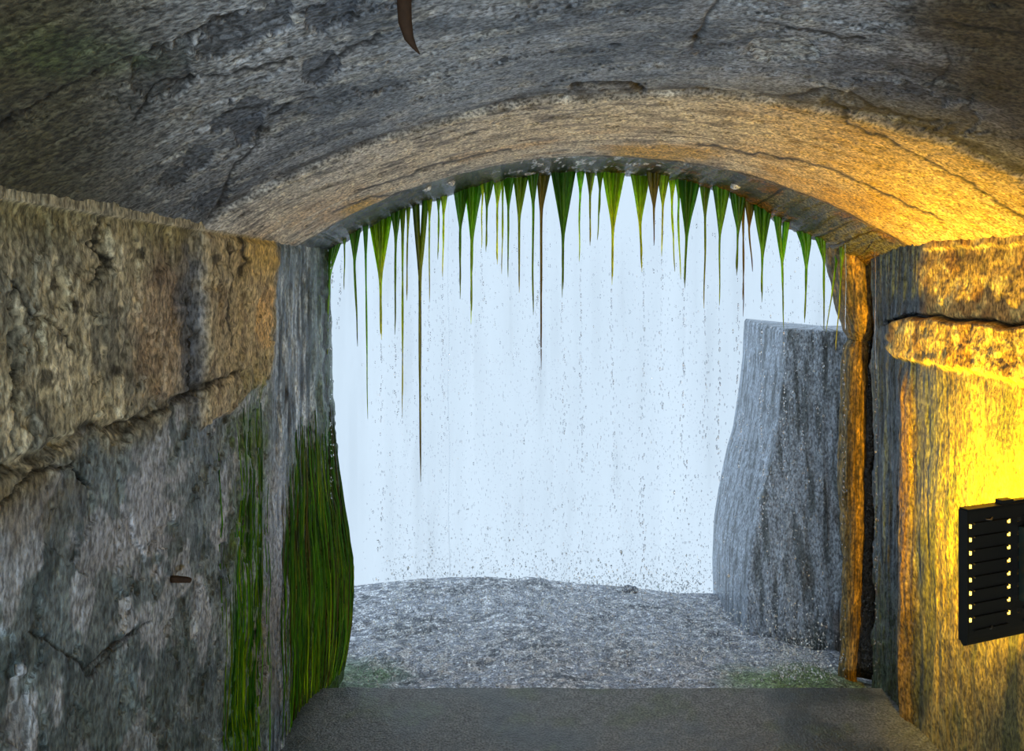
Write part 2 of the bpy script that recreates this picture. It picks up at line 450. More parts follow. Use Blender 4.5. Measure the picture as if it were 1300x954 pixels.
def vault():
    th = math.asin(HW / RAD) * 1.05
    A = np.linspace(-th, th, 940)
    vs = np.linspace(-70, CY - F * CRN / YO, 370)
    Yf = F * CRN / (CY - vs)
    Ys = np.concatenate([np.linspace(-3.6, 0.78, 26), np.linspace(0.80, Yf[0] - 0.004, 110), Yf])
    A, Y = np.meshgrid(A, Ys)
    S = A * RAD                                    # arc length
    X0 = XC + RAD * np.sin(A); Z0 = CRN - RAD + RAD * np.cos(A)
    u, v = uv_of(X0, np.maximum(Y, 0.4), Z0)
    band = sm(-0.012, 0.012, Y - YJ - 0.03 * fbm(S * 2.2, Y * 2, 4, 160))
    lip = sm(-0.01, 0.01, Y - YE - 0.10 - 0.015 * fbm(S * 5, Y, 3, 161))
    inner = 1 - band
    # displacement towards the room
    d = 0.006 * fbm(S * 2.2, Y * 3.0, 4, 162)
    d = d + inner * (0.0022 * fbm(S * 14, Y * 26, 5, 165, 0.62) + 0.0014 * ridged(S * 30, Y * 50, 4, 170))
    br = np.clip(fbm(S * 2.5, Y * 2.5, 2, 173) + 0.2, 0, 1) * (sm(0.0, -0.5, S) + sm(0.45, 0.8, S))
    d = d + inner * 0.0009 * br * np.sin((S * 0.9 + Y * 0.35) * 420 + 3 * fbm(S * 8, Y * 8, 2, 174))    # float marks
    d = d + band * (1 - lip) * (0.003 * fbm(S * 8, Y * 24, 5, 175) - 0.005 * sm(0.25, 0.4, fbm(S * 11, Y * 50, 3, 178)))
    n = fbm(S * 2.4, Y * 5.5, 5, 180)
    d = d - inner * 0.004 * sm(0.10, 0.125, n) - inner * 0.004 * sm(0.30, 0.32, fbm(S * 4.5, Y * 9, 5, 186))
    fl = np.zeros_like(Y)
    for (a, b_, rx, ry, sd) in FLAKES:
        uu = u * 0.86 + v * 0.5 - (a * 0.86 + b_ * 0.5) if a < 700 else u - a
        vv = -u * 0.5 + v * 0.86 - (-a * 0.5 + b_ * 0.86) if a < 700 else v - b_
        if a < 700:
            uu = (u - a) * 0.89 - (v - b_) * 0.45; vv = (u - a) * 0.45 + (v - b_) * 0.89
        fl = np.maximum(fl, blob(uu, vv, 0, 0, rx, ry, 0.06, 0.75, sd, 0.035))
    d = d - 0.006 * fl * inner
    pale = blob(u, v, 995, 66, 46, 15, 0.12, 0.45, 190, 0.04)
    d = d - 0.006 * pale * inner
    for pts, wob, w, dep, sd in CEIL_CR:
        d = d - 0.35 * dep * np.exp(-(wpoly(u, v, pts, wob * 0.8, sd, 0.035) / (w * 1.2)) ** 2)
    # joint: the inner vault stops short, the outer ring hangs a little lower
    jy = Y - YJ - 0.03 * fbm(S * 2.2, Y * 2, 4, 160)
    d = d + 0.014 * band
    d = d - 0.004 * np.exp(-((jy + 0.012) / 0.012) ** 2)
    slot = poly_dist(u, v, [(728, 111), (760, 106), (800, 107), (815, 114)])
    d = d - 0.012 * np.exp(-(slot / 3.4) ** 2)
    # lip: drip groove, then layered wet edge
    gy = Y - YE - 0.085 - 0.015 * fbm(S * 5, Y, 3, 161)
    d = d - 0.004 * np.exp(-(gy / 0.012) ** 2)
    lay = np.floor((Y - 3.0) * 22 + 2.0 * fbm(S * 3, Y * 3, 4, 194)) / 22
    d = d + lip * (0.03 * (lay - 0.2) + 0.006 * fbm(S * 14, Y * 40, 4, 196) + 0.010 * fbm(S * 18, Y * 3, 3, 199))
    d = d + lip * sm(3.1, 3.5, Y) * (0.004 + 0.045 * sm(0.9, 1.3, X0) + 0.012 * sm(0.1, -0.5, X0))
    X = X0 - d * np.sin(A); Z = Z0 - d * np.cos(A)
    P = np.stack([X, Y, Z], -1)
    # ---- stains, plus shade and lamp yellow put into the colour
    g1 = fbm(S * 3, Y * 4, 5, 200); g2 = fbm(S * 10, Y * 20, 5, 205); g3 = fbm(S * 26, Y * 60, 4, 209)
    C = np.zeros(P.shape) + lin(168, 174, 184)
    C = mix(C, lin(116, 124, 136), sm(-0.2, 0.35, g1))
    C = mix(C, lin(190, 190, 186), 0.6 * sm(0.05, 0.4, g2))
    C = mix(C, lin(88, 96, 110), 0.85 * fl)
    C = mix(C, lin(196, 200, 200), 0.7 * pale * sm(0.3, -0.1, fbm(u * 0.05, v * 0.09, 3, 213)))
    C = mix(C, lin(70, 64, 26), 0.9 * sm(330, 60, u + 60 * g1) * inner)  # dim left corner of the vault painted as dark olive
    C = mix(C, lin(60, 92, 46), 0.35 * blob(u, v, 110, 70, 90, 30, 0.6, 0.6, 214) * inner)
    C = mix(C, lin(78, 64, 22), 0.9 * sm(1040, 1240, u - 0.5 * v + 60 * g1) * inner)  # dim right corner and its yellow bounce painted as dark brown
    C = mix(C, lin(30, 30, 28), 0.7 * sm(0.30, 0.45, g3 + 0.15 * g1) * inner)
    # outer ring
    B = np.zeros(P.shape) + lin(226, 220, 208)
    B = mix(B, lin(226, 222, 216), sm(0.0, 0.3, g1) * sm(2.55, 2.2, Y))
    B = mix(B, lin(140, 134, 128), 0.8 * sm(0.05, 0.35, fbm(S * 6, Y * 16, 5, 216)))
    B = mix(B, lin(212, 178, 128), 0.55 * sm(0.0, 0.3, fbm(S * 2.5 + 4, Y * 5, 4, 221)) * sm(2.3, 2.8, Y))
    B = mix(B, lin(60, 54, 50), 0.75 * sm(0.28, 0.42, fbm(S * 9, Y * 45, 4, 225)) * sm(0.0, -0.25, g1 - 0.15))
    B = mix(B, lin(120, 84, 44), 0.7 * blob(u, v, 1075, 262, 70, 26, 0.5, 0.6, 226))
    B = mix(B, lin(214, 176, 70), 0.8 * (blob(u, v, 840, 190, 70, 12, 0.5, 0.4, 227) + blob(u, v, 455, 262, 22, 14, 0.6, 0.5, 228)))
    B = mix(B, lin(206, 164, 72), 0.75 * sm(840, 1120, u + 50 * g1))  # lamp yellow on the ring deepened by painted ochre
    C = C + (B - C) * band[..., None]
    C = mix(C, lin(64, 58, 50), 0.8 * np.exp(-((jy + 0.04) / 0.05) ** 2) * sm(0.25, -0.1, g2))
    C = mix(C, lin(16, 16, 16), 0.97 * np.exp(-(slot / 3.6) ** 4))  # deep shade of the slot painted near-black over a shallow groove
    # lip
    dk = fbm(S * 9, Y * 2.0, 4, 230)
    C = mix(C, lin(96, 92, 62), lip)
    C = mix(C, lin(44, 50, 16), lip * sm(-0.1, 0.25, dk) * sm(3.1, 3.35, Y))
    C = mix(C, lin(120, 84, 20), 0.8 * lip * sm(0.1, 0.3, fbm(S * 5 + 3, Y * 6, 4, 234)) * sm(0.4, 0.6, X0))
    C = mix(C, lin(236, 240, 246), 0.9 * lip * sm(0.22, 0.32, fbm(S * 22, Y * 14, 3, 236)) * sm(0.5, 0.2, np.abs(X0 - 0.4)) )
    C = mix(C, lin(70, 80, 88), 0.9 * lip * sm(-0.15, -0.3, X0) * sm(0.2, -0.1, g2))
    C = mix(C, lin(24, 22, 14), 0.95 * np.exp(-(gy / 0.016) ** 2))
    run = sm(0.26, 0.40, fbm(S * 28, Y * 0.8, 3, 238))
    C = mix(C, lin(26, 22, 10), 0.8 * run * lip)
    for pts, wob, w, dep, sd in CEIL_CR:
        C = mix(C, lin(28, 27, 25), 0.95 * np.exp(-(wpoly(u, v, pts, wob * 0.8, sd, 0.035) / (w * 1.0)) ** 2))
    W = np.maximum(lip, 0.45 * inner * sm(300, 520, u) * sm(1150, 900, u))
    W = np.maximum(W, 0.25 * band)
    # outer end folded up into the cliff face
    P2 = P[-1:].repeat(3, 0); C2 = C[-1:].repeat(3, 0); W2 = W[-1:].repeat(3, 0)
    for k, (up, dy) in enumerate(((0.04, 0.05), (0.2, 0.10), (2.5, 0.14))):
        P2[k, :, 2] += up * np.cos(A[-1]); P2[k, :, 0] += up * np.sin(A[-1]); P2[k, :, 1] += dy
    P = np.concatenate([P, P2]); C = np.concatenate([C, C2]); W = np.concatenate([W, W2])
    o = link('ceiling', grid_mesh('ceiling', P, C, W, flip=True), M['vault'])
    return tag(o, 'low concrete barrel vault, flaking grey inside and paler ring at the opening', None, None, 'structure')
ceiling = vault()

# ================================================================== RIGHT WALL
def band_mask(Y, Z):
    up = -0.152 + 0.018 * fbm(Y * 7, Z * 2, 4, 250) - 0.05 * sm(3.05, 3.22, Y)
    lo = -0.325 + 0.022 * fbm(Y * 8, Z * 2, 4, 254)
    return sm(-0.005, 0.005, up - Z) * sm(-0.012, 0.012, Z - lo) * (1 - sm(3.16, 3.24, Y + 0.08 * fbm(Z * 12, Y * 3, 3, 258)))

def right_disp(Y, Z):
    d = 0.008 * fbm(Y * 4, Z * 4, 4, 260)
    jam = sm(2.93, 3.02, Y + 0.05 * fbm(Y * 4, Z * 5, 3, 264))
    bm = band_mask(Y, Z)
    low = sm(-0.30, -0.36, Z)
    d = d + (1 - jam) * (1 - 0.6 * low) * (0.005 * fbm(Y * 20, Z * 16, 5, 266) + 0.003 * ridged(Y * 26, Z * 20, 4, 270))
    d = d + np.maximum(jam, 0.5 * low * sm(2.4, 2.9, Y)) * (1 - bm) * (0.010 * fbm(Y * 45, Z * 1.8, 4, 274) + 0.005 * fbm(Y * 110, Z * 7, 3, 278))
    d = d + bm * (0.022 + 0.006 * fbm(Y * 16, Z * 16, 4, 280))
    d = d - 0.028 * np.exp(-((Z + 0.148 - 0.018 * fbm(Y * 7, Z * 2, 4, 250) + 0.05 * sm(3.05, 3.22, Y)) / 0.007) ** 2) * sm(3.3, 3.2, Y)
    d = d + 0.010 * sm(0.085, 0.10, Z + 0.02 * fbm(Y * 6, Z, 4, 284)) * (1 - jam)
    # yellowish rib running down the jamb
    rib = np.exp(-((Y - 3.07 - 0.02 * fbm(Z * 3, Y, 3, 286)) / 0.045) ** 2) * sm(-0.30, -0.5, Z)
    d = d + 0.030 * rib
    # crevice before the stone pillar
    d = d - 0.16 * sm(3.36, 3.40, Y + 0.03 * fbm(Z * 5, Y, 3, 288)) * (1 - sm(3.46, 3.54, Y))
    return d

def right_wall():
    us = np.concatenate([np.linspace(1330, 1165, 130)[:-1], np.linspace(1165, 1075, 110)])
    Yf = XR * F / (us - CX)
    Ys = np.concatenate([np.linspace(-3.6, Yf[0] - 0.02, 40), Yf])
    Zs = np.concatenate([np.linspace(-1.78, -1.5, 60)[:-1], np.linspace(-1.5, 0.20, 520)])
    Y, Z = np.meshgrid(Ys, Zs)
    d = right_disp(Y, Z)
    P = np.stack([XR - d, Y, Z], -1)
    u, v = uv_of(XR + 0 * Y, np.maximum(Y, 0.4), Z)
    g1 = fbm(Y * 5, Z * 4, 5, 290); g2 = fbm(Y * 16, Z * 13, 5, 294); st = fbm(Y * 50, Z * 1.6, 4, 298)
    C = np.zeros(P.shape) + lin(190, 160, 96)  # ochre base carries part of the lamp's yellow
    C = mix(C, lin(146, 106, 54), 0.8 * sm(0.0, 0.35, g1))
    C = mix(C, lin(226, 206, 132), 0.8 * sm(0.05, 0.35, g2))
    C = mix(C, lin(84, 72, 56), 0.7 * sm(0.25, 0.4, fbm(Y * 9, Z * 9, 4, 302)) )
    low = sm(-0.30, -0.36, Z)
    C = mix(C, lin(108, 98, 52), 0.8 * low)
    C = mix(C, lin(172, 146, 74), 0.8 * low * sm(0.0, 0.3, fbm(Y * 10, Z * 1.2, 3, 306)))
    C = mix(C, lin(74, 80, 40), 0.8 * low * sm(0.05, 0.3, fbm(Y * 8 + 5, Z * 1.5, 4, 310)))
    C = mix(C, lin(150, 140, 126), 0.7 * blob(u, v, 1160, 600, 14, 90, 0.5, 0.5, 312))
    bm = band_mask(Y, Z)
    jam = sm(2.93, 3.02, Y + 0.05 * fbm(Y * 4, Z * 5, 3, 264))
    jl = np.maximum(jam, 0.8 * sm(2.70, 2.95, Y) * low * (1 - sm(-0.75, -1.0, Z)))
    C = mix(C, lin(70, 82, 90), jl * (1 - bm))
    C = mix(C, lin(22, 26, 26), 0.9 * jam * sm(0.02, 0.3, st) * (1 - bm))
    C = mix(C, lin(70, 64, 22), 0.7 * jam * sm(0.1, 0.3, fbm(Y * 26, Z * 2, 4, 316)) * (1 - bm))
    C = mix(C, lin(46, 56, 30), 0.8 * jam * sm(-1.1, -1.4, Z))
    rib = np.exp(-((Y - 3.07 - 0.02 * fbm(Z * 3, Y, 3, 286)) / 0.05) ** 2) * sm(-0.32, -0.5, Z)
    C = mix(C, lin(150, 112, 46), 0.7 * rib * sm(-0.3, 0.1, st + 0.3))
    ck = (Z + 0.148 - 0.018 * fbm(Y * 7, Z * 2, 4, 250) + 0.05 * sm(3.05, 3.22, Y)) / 0.006
    C = mix(C, lin(24, 20, 14), 0.9 * np.exp(-ck ** 2) * sm(3.3, 3.2, Y))
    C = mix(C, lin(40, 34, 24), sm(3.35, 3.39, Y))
    W = np.maximum(jl * (1 - bm), 0.35 * low)
    P2 = P[:, -1:, :].repeat(2, 1); C2 = C[:, -1:, :].repeat(2, 1); W2 = W[:, -1:].repeat(2, 1)
    for k, (dx, dy) in enumerate(((0.3, 0.05), (2.6, 0.10))):
        P2[:, k, 0] += dx; P2[:, k, 1] += dy
    P = np.concatenate([P, P2], 1); C = np.concatenate([C, C2], 1); W = np.concatenate([W, W2], 1)
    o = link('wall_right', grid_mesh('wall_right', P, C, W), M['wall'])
    return tag(o, 'cracked concrete side wall lit yellow by the floodlight', None, None, 'structure')
wall_right = right_wall()

# ================================================================== FLOOR and BACK WALL
def flat_setting():
    Xs = np.linspace(XL - 0.3, XR + 0.3, 140); Ys = np.linspace(-3.7, 3.28, 240)
    X, Y = np.meshgrid(Xs, Ys)
    n = fbm(X * 3, Y * 3, 5, 330)
    Z = -1.70 + 0.006 * n + 0.003 * fbm(X * 20, Y * 20, 3, 334)
    C = np.zeros(X.shape + (3,)) + lin(96, 98, 96)
    C = mix(C, lin(60, 64, 60), sm(-0.1, 0.3, n)); C = mix(C, lin(78, 88, 52), 0.5 * sm(0.1, 0.4, fbm(X * 5, Y * 5, 4, 338)))
    o = link('floor', grid_mesh('floor', np.stack([X, Y, Z], -1), C, 0.5 + sm(-0.2, 0.3, n) * 0.5), M['rock'])
    tag(o, 'wet grey concrete tunnel floor', None, None, 'structure')
    Xs = np.linspace(XL - 0.3, XR + 0.3, 80); Zs = np.linspace(-1.8, 0.6, 80)
    X, Z = np.meshgrid(Xs, Zs)
    n = fbm(X * 4, Z * 4, 5, 342)
    C = np.zeros(X.shape + (3,)) + lin(120, 116, 104); C = mix(C, lin(86, 86, 80), sm(-0.1, 0.3, n))
    P = np.stack([X, -3.5 + 0.02 * n, Z], -1)
    o = link('wall_back', grid_mesh('wall_back', P, C, 0 * X, flip=True), M['wall'])
    tag(o, 'rough concrete wall closing the tunnel at its inner end', None, None, 'structure')
flat_setting()

# ================================================================== ROCK LEDGE OUTSIDE
def ledge():
    Xs = np.linspace(-2.6, 3.4, 520)
    Ys = np.concatenate([np.linspace(3.25, 4.95, 360), np.linspace(4.97, 5.8, 24)])
    X, Y = np.meshgrid(Xs, Ys)
    YB = 4.9
    bu = np.array([300, 445, 480, 530, 575, 620, 655, 668, 686, 700, 740, 800, 860, 905, 955, 1100])
    bv = np.array([752, 747, 743, 738, 735.5, 735, 738, 735, 736, 740, 744, 748, 756, 756, 762, 764.])
    zb = -(np.interp(CX + F * X / YB, bu, bv) - CY) / F * YB
    t = np.clip((Y - 3.4) / (YB - 3.4), 0, 1)
    Z = -1.75 + (zb + 1.75) * t
    fade = 1 - sm(4.6, 4.9, Y)
    Z = Z + fade * (0.035 * fbm(X * 2.4, Y * 2.4, 4, 350) - 0.02) + 0.012 * fbm(X * 12, Y * 12, 4, 354) * (0.2 + 0.8 * fade)
    Z = Z - 3.2 * np.clip((Y - 4.93) / 0.85, 0, 1) ** 1.4
    g1 = fbm(X * 3, Y * 3, 5, 358); g2 = fbm(X * 16, Y * 16, 4, 362)
    C = np.zeros(X.shape + (3,)) + lin(142, 149, 163)
    C = mix(C, lin(100, 106, 116), sm(-0.1, 0.35, g1)); C = mix(C, lin(226, 230, 238), 0.8 * sm(0.05, 0.3, g2)); C = mix(C, lin(240, 243, 248), 0.9 * sm(0.22, 0.34, fbm(X * 45, Y * 40, 3, 364)))
    C = mix(C, lin(150, 144, 140), 0.6 * sm(4.2, 3.6, Y) * sm(0.0, 0.3, g2))
    C = mix(C, lin(96, 128, 44), 0.8 * blob(X, Y, 1.32, 3.46, 0.28, 0.22, 0.5, 0.5, 366, 6.0))
    C = mix(C, lin(70, 110, 50), 0.7 * blob(X, Y, -0.62, 3.5, 0.2, 0.25, 0.5, 0.5, 367, 6.0))
    o = link('ground_outside', grid_mesh('ground_outside', np.stack([X, Y, Z], -1), C, 0.6 + 0 * X), M['ledge'])
    tag(o, 'wet grey rock shelf outside, battered by falling spray', None, None, 'structure')
ledge()

def stone(name, c, r, seed, label, tone=(104, 110, 120), cat='stone'):
    nu, nv = 28, 18
    a = np.linspace(0, 2 * math.pi, nu + 1); b = np.linspace(-math.pi / 2, math.pi / 2, nv)
    A, B = np.meshgrid(a, b)
    k = 1 + 0.35 * fbm(np.cos(A) * np.cos(B) * 1.3 + 5, np.sin(B) * 1.5 + np.sin(A) * np.cos(B) * 1.1, 3, seed)
    P = np.stack([c[0] + r[0] * k * np.cos(A) * np.cos(B), c[1] + r[1] * k * np.sin(A) * np.cos(B), c[2] + r[2] * k * np.sin(B)], -1)
    C = np.zeros(P.shape) + lin(*tone)
    o = link(name, grid_mesh(name, P, C, 0.5 + 0 * A), M['rock'])
    tag(o, label, cat)
p = px(800, 754, 4.86); stone('loose_stone', (p[0], p[1], p[2] - EYE), (0.055, 0.05, 0.05), 371, 'small pointed grey stone sitting on the crest of the rock shelf')
p = px(674, 743, 4.86); stone('loose_stone', (p[0], p[1], p[2] - EYE), (0.07, 0.05, 0.028), 375, 'low flat grey stone lying on the crest of the rock shelf')

# ------------------------------------------------------------------ rock buttress beyond the pillar
def buttress():
    lv = np.array([418, 424, 480, 560, 590, 620, 690, 735, 765, 800, 850, 940.])
    lu = np.array([1006, 1003, 1000, 990, 985, 976, 962, 955, 953, 952, 953, 955.])
    Yc = 4.12
    zt = -(419 - CY) / F * Yc
    Zs = np.concatenate([np.linspace(-2.4, zt, 300)])
    T = np.concatenate([np.linspace(0, 1, 40)[:-1], np.linspace(1, 2, 260)])
    Tm, Zm = np.meshgrid(T, Zs)
    vv = CY - F * Zm / Yc
    xl = (np.interp(vv, lv, lu) - CX) / F * Yc
    # section: from the back round the outer corner to the face that meets the tunnel wall
    q = np.clip(Tm - 1, 0, 1)
    X = np.where(Tm < 1, xl + 0.10 * (1 - Tm) ** 2, xl + q * 1.2)
    Y = np.where(Tm < 1, Yc + 0.06 + 1.0 * (1 - Tm), Yc + 0.06 - 0.42 * (1 - (1 - q) ** 3))
    Q = np.minimum(Tm, 1) + X / 1.2
    dn = 0.010 * fbm(Q * 4, Zm * 3, 4, 380) + 0.012 * fbm(Q * 26, Zm * 2.2, 4, 384)
    Y = Y - dn * sm(0.9, 1.2, Tm); X = X - 0.5 * dn * (1 - sm(1.0, 1.3, Tm)) * 0.4
    st = fbm(Q * 40, Zm * 2.4, 4, 388); g = fbm(Q * 5, Zm * 4, 4, 392)
    C = np.zeros(X.shape + (3,)) + lin(154, 164, 178)
    C = mix(C, lin(96, 104, 110), sm(0.0, 0.3, st)); C = mix(C, lin(84, 92, 66), 0.5 * sm(0.2, 0.6, q + 0.5 * g) * sm(-0.2, -0.6, Zm))
    C = mix(C, lin(80, 58, 26), 0.6 * sm(0.2, 0.35, fbm(Q * 18, Zm * 1.5, 3, 396)) * sm(0.1, 0.3, q))
    P = np.stack([X, Y, Zm], -1)
    # flat top closing back
    top = P[-1:].repeat(2, 0)
    end = np.stack([np.maximum(top[1, :, 0], top[1, :, 0].min() + 0.35), np.full(top.shape[1], Yc + 0.5), np.full(top.shape[1], zt - 0.01)], -1)
    top[1] = end; top[0] = 0.55 * top[0] + 0.45 * end
    P = np.concatenate([P, top]); C = np.concatenate([C, C[-1:].repeat(2, 0)])
    o = link('rock_buttress', grid_mesh('rock_buttress', P, C, np.full(P.shape[:2], 0.7)), M['rock'])
    tag(o, 'flat-topped wet grey rock buttress rising from the rock shelf outside the opening', 'rock')
buttress()

# ------------------------------------------------------------------ stone pillar between crevice and opening
def pillar_piece(name, prof, label, seed, base, hi, Yc=3.53):
    prof = np.array(prof, float)
    vs = np.linspace(prof[0, 0], prof[-1, 0], int(abs(prof[-1, 0] - prof[0, 0]) / 1.6) + 12)
    a = np.linspace(0, 2 * math.pi, 73)
    A, Vv = np.meshgrid(a, vs)
    l = np.interp(Vv, prof[:, 0], prof[:, 1]); r = np.interp(Vv, prof[:, 0], prof[:, 2])
    xl = (l - CX) / F * Yc; xr = (r - CX) / F * Yc
    xc = (xl + xr) / 2; hw = (xr - xl) / 2
    ca, sa = np.cos(A), np.sin(A)
    e = 0.8
    X = xc + hw * np.sign(ca) * np.abs(ca) ** e
    Y = Yc + np.clip(hw * 1.3, 0.03, 0.11) * np.sign(sa) * np.abs(sa) ** e
    Z = -(Vv - CY) / F * Yc
    per = np.minimum(A, 2 * math.pi - A)
    dn = 0.010 * fbm(per * 2.2, Z * 7, 4, seed) + 0.006 * fbm(per * 8, Z * 12, 4, seed + 4)
    X = X + dn * ca; Y = Y + dn * sa
    g = fbm(per * 3, Z * 8, 4, seed + 8); st = fbm(per * 9, Z * 3, 4, seed + 12)
    C = np.zeros(X.shape + (3,)) + base
    C = mix(C, hi, sm(0.0, 0.3, g)); C = mix(C, lin(44, 36, 18), 0.8 * sm(0.1, 0.35, st))
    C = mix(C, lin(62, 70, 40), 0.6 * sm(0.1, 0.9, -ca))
    o = link(name, grid_mesh(name, np.stack([X, Y, Z], -1), C, np.full(X.shape, 0.5), flip=True), M['rock'])
    tag(o, label, 'rock')
pillar_piece('stone_pillar', [(432, 1080, 1098), (440, 1074, 1099), (460, 1071, 1098), (520, 1070, 1096), (600, 1067, 1094), (680, 1070, 1094), (720, 1073, 1092), (790, 1070, 1089), (850, 1068, 1084), (905, 1064, 1090)],
             'slender orange-brown stone pillar beside the dark crevice at the opening', 400, lin(150, 112, 50), lin(206, 154, 60))
pillar_piece('corbel_stone', [(284, 1036, 1094), (300, 1040, 1094), (325, 1050, 1096), (360, 1060, 1103), (395, 1066, 1107), (420, 1073, 1107), (433, 1082, 1102)],
             'bulging brown corbel stone perched on top of the slender pillar', 420, lin(140, 108, 54), lin(196, 144, 56))

# ================================================================== WATERFALL FAR OUTSIDE
def waterfall():
    a = np.linspace(-0.75, 0.85, 200); z = np.linspace(-14, 5.5, 60)
    A, Z = np.meshgrid(a, z)
    r = 11 + 0.25 * fbm(A * 14, Z * 0.15, 4, 430) + 0.12 * fbm(A * 60, Z * 0.2, 3, 434)
    P = np.stack([0.4 + r * np.sin(A), 1.0 + r * np.cos(A), Z], -1)
    m, N, L, b = new_mat('falling_water')
    tc = N.new('ShaderNodeTexCoord'); mp = N.new('ShaderNodeMapping'); mp.inputs['Scale'].default_value = (1, 1, 0.12)
    L.new(tc.outputs['Object'], mp.inputs['Vector'])
    n = N.new('ShaderNodeTexNoise'); n.inputs['Scale'].default_value = 1.6; n.inputs['Detail'].default_value = 7
    L.new(mp.outputs['Vector'], n.inputs['Vector'])
    rr = N.new('ShaderNodeMapRange'); rr.inputs['From Min'].default_value = 0.3; rr.inputs['From Max'].default_value = 0.7
    rr.inputs['To Min'].default_value = 0.77; rr.inputs['To Max'].default_value = 0.84
    L.new(n.outputs['Fac'], rr.inputs['Value'])
    df = N.new('ShaderNodeBsdfDiffuse'); df.inputs['Color'].default_value = (0.45, 0.47, 0.49, 1)
    tl = N.new('ShaderNodeBsdfTranslucent'); tl.inputs['Color'].default_value = (0.45, 0.47, 0.49, 1)
    tp = N.new('ShaderNodeBsdfTransparent')
    m1 = N.new('ShaderNodeMixShader'); L.new(df.outputs[0], m1.inputs[1]); L.new(tl.outputs[0], m1.inputs[2])
    m2 = N.new('ShaderNodeMixShader'); L.new(rr.outputs[0], m2.inputs[0]); L.new(tp.outputs[0], m2.inputs[1]); L.new(m1.outputs[0], m2.inputs[2])
    L.new(m2.outputs[0], N['Material Output'].inputs['Surface'])
    o = link('waterfall', grid_mesh('waterfall', P), m)
    tag(o, 'pale blue-white curtain of falling water filling the view beyond the rock shelf', 'waterfall')
waterfall()

# ================================================================== HANGING ALGAE
YA = 3.46
# root x, root width, [(x, y) bend points ...], tip y last; look word; colour mood
TUFTS = [
 (426, 15, [(419, 340), (416, 400), (415, 455)], 'broad dark green', 'd'),
 (438, 5, [(437, 330), (437, 368)], 'short narrow green', 'g'),
 (450, 13, [(450, 340), (453, 400), (454, 440)], 'slim dark green', 'd'),
 (464, 5, [(465, 400), (467, 532)], 'thread-thin dark green', 'd'),
 (482, 27, [(483, 360), (484, 432)], 'wide bright-centred', 'y'),
 (502, 12, [(502, 350), (501, 425)], 'straight tube-like green', 'd'),
 (511, 6, [(511, 380), (511, 530)], 'thread-thin olive', 'o'),
 (518, 4, [(517, 330), (516, 382)], 'short thread-thin olive', 'o'),
 (531, 22, [(533, 345), (533, 470), (534, 612)], 'longest olive-brown forked', 'f'),
 (545, 6, [(545, 310), (545, 384)], 'narrow yellow-green', 'y'),
 (556, 7, [(557, 280), (556, 330)], 'sparse stringy green', 'g'),
 (563, 9, [(563, 280), (562, 352)], 'sparse pale yellow', 'y'),
 (585, 17, [(584, 300), (584, 380)], 'tapering dark green', 'd'),
 (601, 23, [(599, 300), (598, 412)], 'funnel-shaped green', 'g'),
 (613, 6, [(612, 260), (611, 316)], 'short yellow-green', 'y'),
 (620, 12, [(618, 262), (617, 320)], 'short pointed green', 'g'),
 (632, 11, [(631, 270), (631, 336)], 'pointed yellow-green', 'y'),
 (638, 4, [(638, 290), (637, 348)], 'short beaded thread-thin', 'o'),
 (646, 13, [(645, 275), (645, 352)], 'pointed dark green', 'd'),
 (661, 18, [(659, 275), (659, 372)], 'funnel-shaped brown-green', 'o'),
 (676, 13, [(677, 270), (676, 345), (677, 400)], 'slightly bent green', 'd'),
 (690, 17, [(687, 265), (687, 470)], 'long red-brown tailed', 'r'),
 (715, 29, [(715, 265), (714, 378)], 'wide dark green funnel', 'd'),
 (737, 9, [(736, 270), (735, 332)], 'slim even green', 'g'),
 (749, 11, [(749, 260), (749, 312)], 'short speckled green', 'o'),
 (762, 9, [(761, 260), (758, 305)], 'short leaning green', 'g'),
 (779, 27, [(778, 280), (777, 362)], 'wide yellow-streaked', 'y'),
 (812, 24, [(813, 290), (815, 345)], 'wide bright green', 'y'),
 (829, 15, [(830, 270), (830, 312)], 'ragged rust-brown', 'r'),
 (842, 13, [(841, 270), (840, 326)], 'ragged yellow-green', 'y'),
 (853, 9, [(853, 270), (857, 345)], 'thin streaky yellow-green', 'y'),
 (862, 9, [(861, 280), (864, 355)], 'thin pale green', 'g'),
 (876, 26, [(872, 290), (869, 366)], 'large dark green', 'd'),
 (896, 14, [(895, 290), (894, 392)], 'slim brown-tipped', 'o'),
 (915, 19, [(914, 290), (913, 388)], 'funnel-shaped bright green', 'g'),
 (936, 16, [(937, 290), (935, 350)], 'streaky dark green', 'd'),
 (943, 4, [(944, 340), (943, 402)], 'thread-thin dark brown', 'r'),
 (952, 11, [(951, 290), (955, 345)], 'wispy rust-brown', 'r'),
 (968, 20, [(968, 310), (967, 384)], 'thick deep green', 'd'),
 (992, 18, [(993, 335), (995, 418)], 'forked bright green', 'v'),
 (1020, 17, [(1024, 310), (1023, 372), (1021, 410)], 'broad leaning deep green', 'd'),
 (1039, 12, [(1046, 330), (1046, 420)], 'broad curved deep green', 'd'),
 (1060, 7, [(1062, 330), (1058, 360), (1049, 422)], 'stalk-like slanting green', 'g'),
 (1070, 7, [(1066, 380), (1061, 445)], 'flat olive-brown', 'o'),
]
MOOD = {'d': ((34, 92, 14), (84, 148, 20), (130, 138, 34)), 'g': ((56, 120, 16), (122, 176, 26), (176, 180, 60)),
        'y': ((80, 130, 14), (190, 214, 26), (196, 186, 70)), 'o': ((66, 112, 18), (142, 166, 34), (170, 158, 56)),
        'r': ((76, 84, 22), (128, 104, 40), (112, 80, 40)), 'f': ((48, 104, 16), (126, 134, 32), (142, 124, 38)), 'v': ((52, 124, 12), (128, 190, 20), (172, 186, 60))}
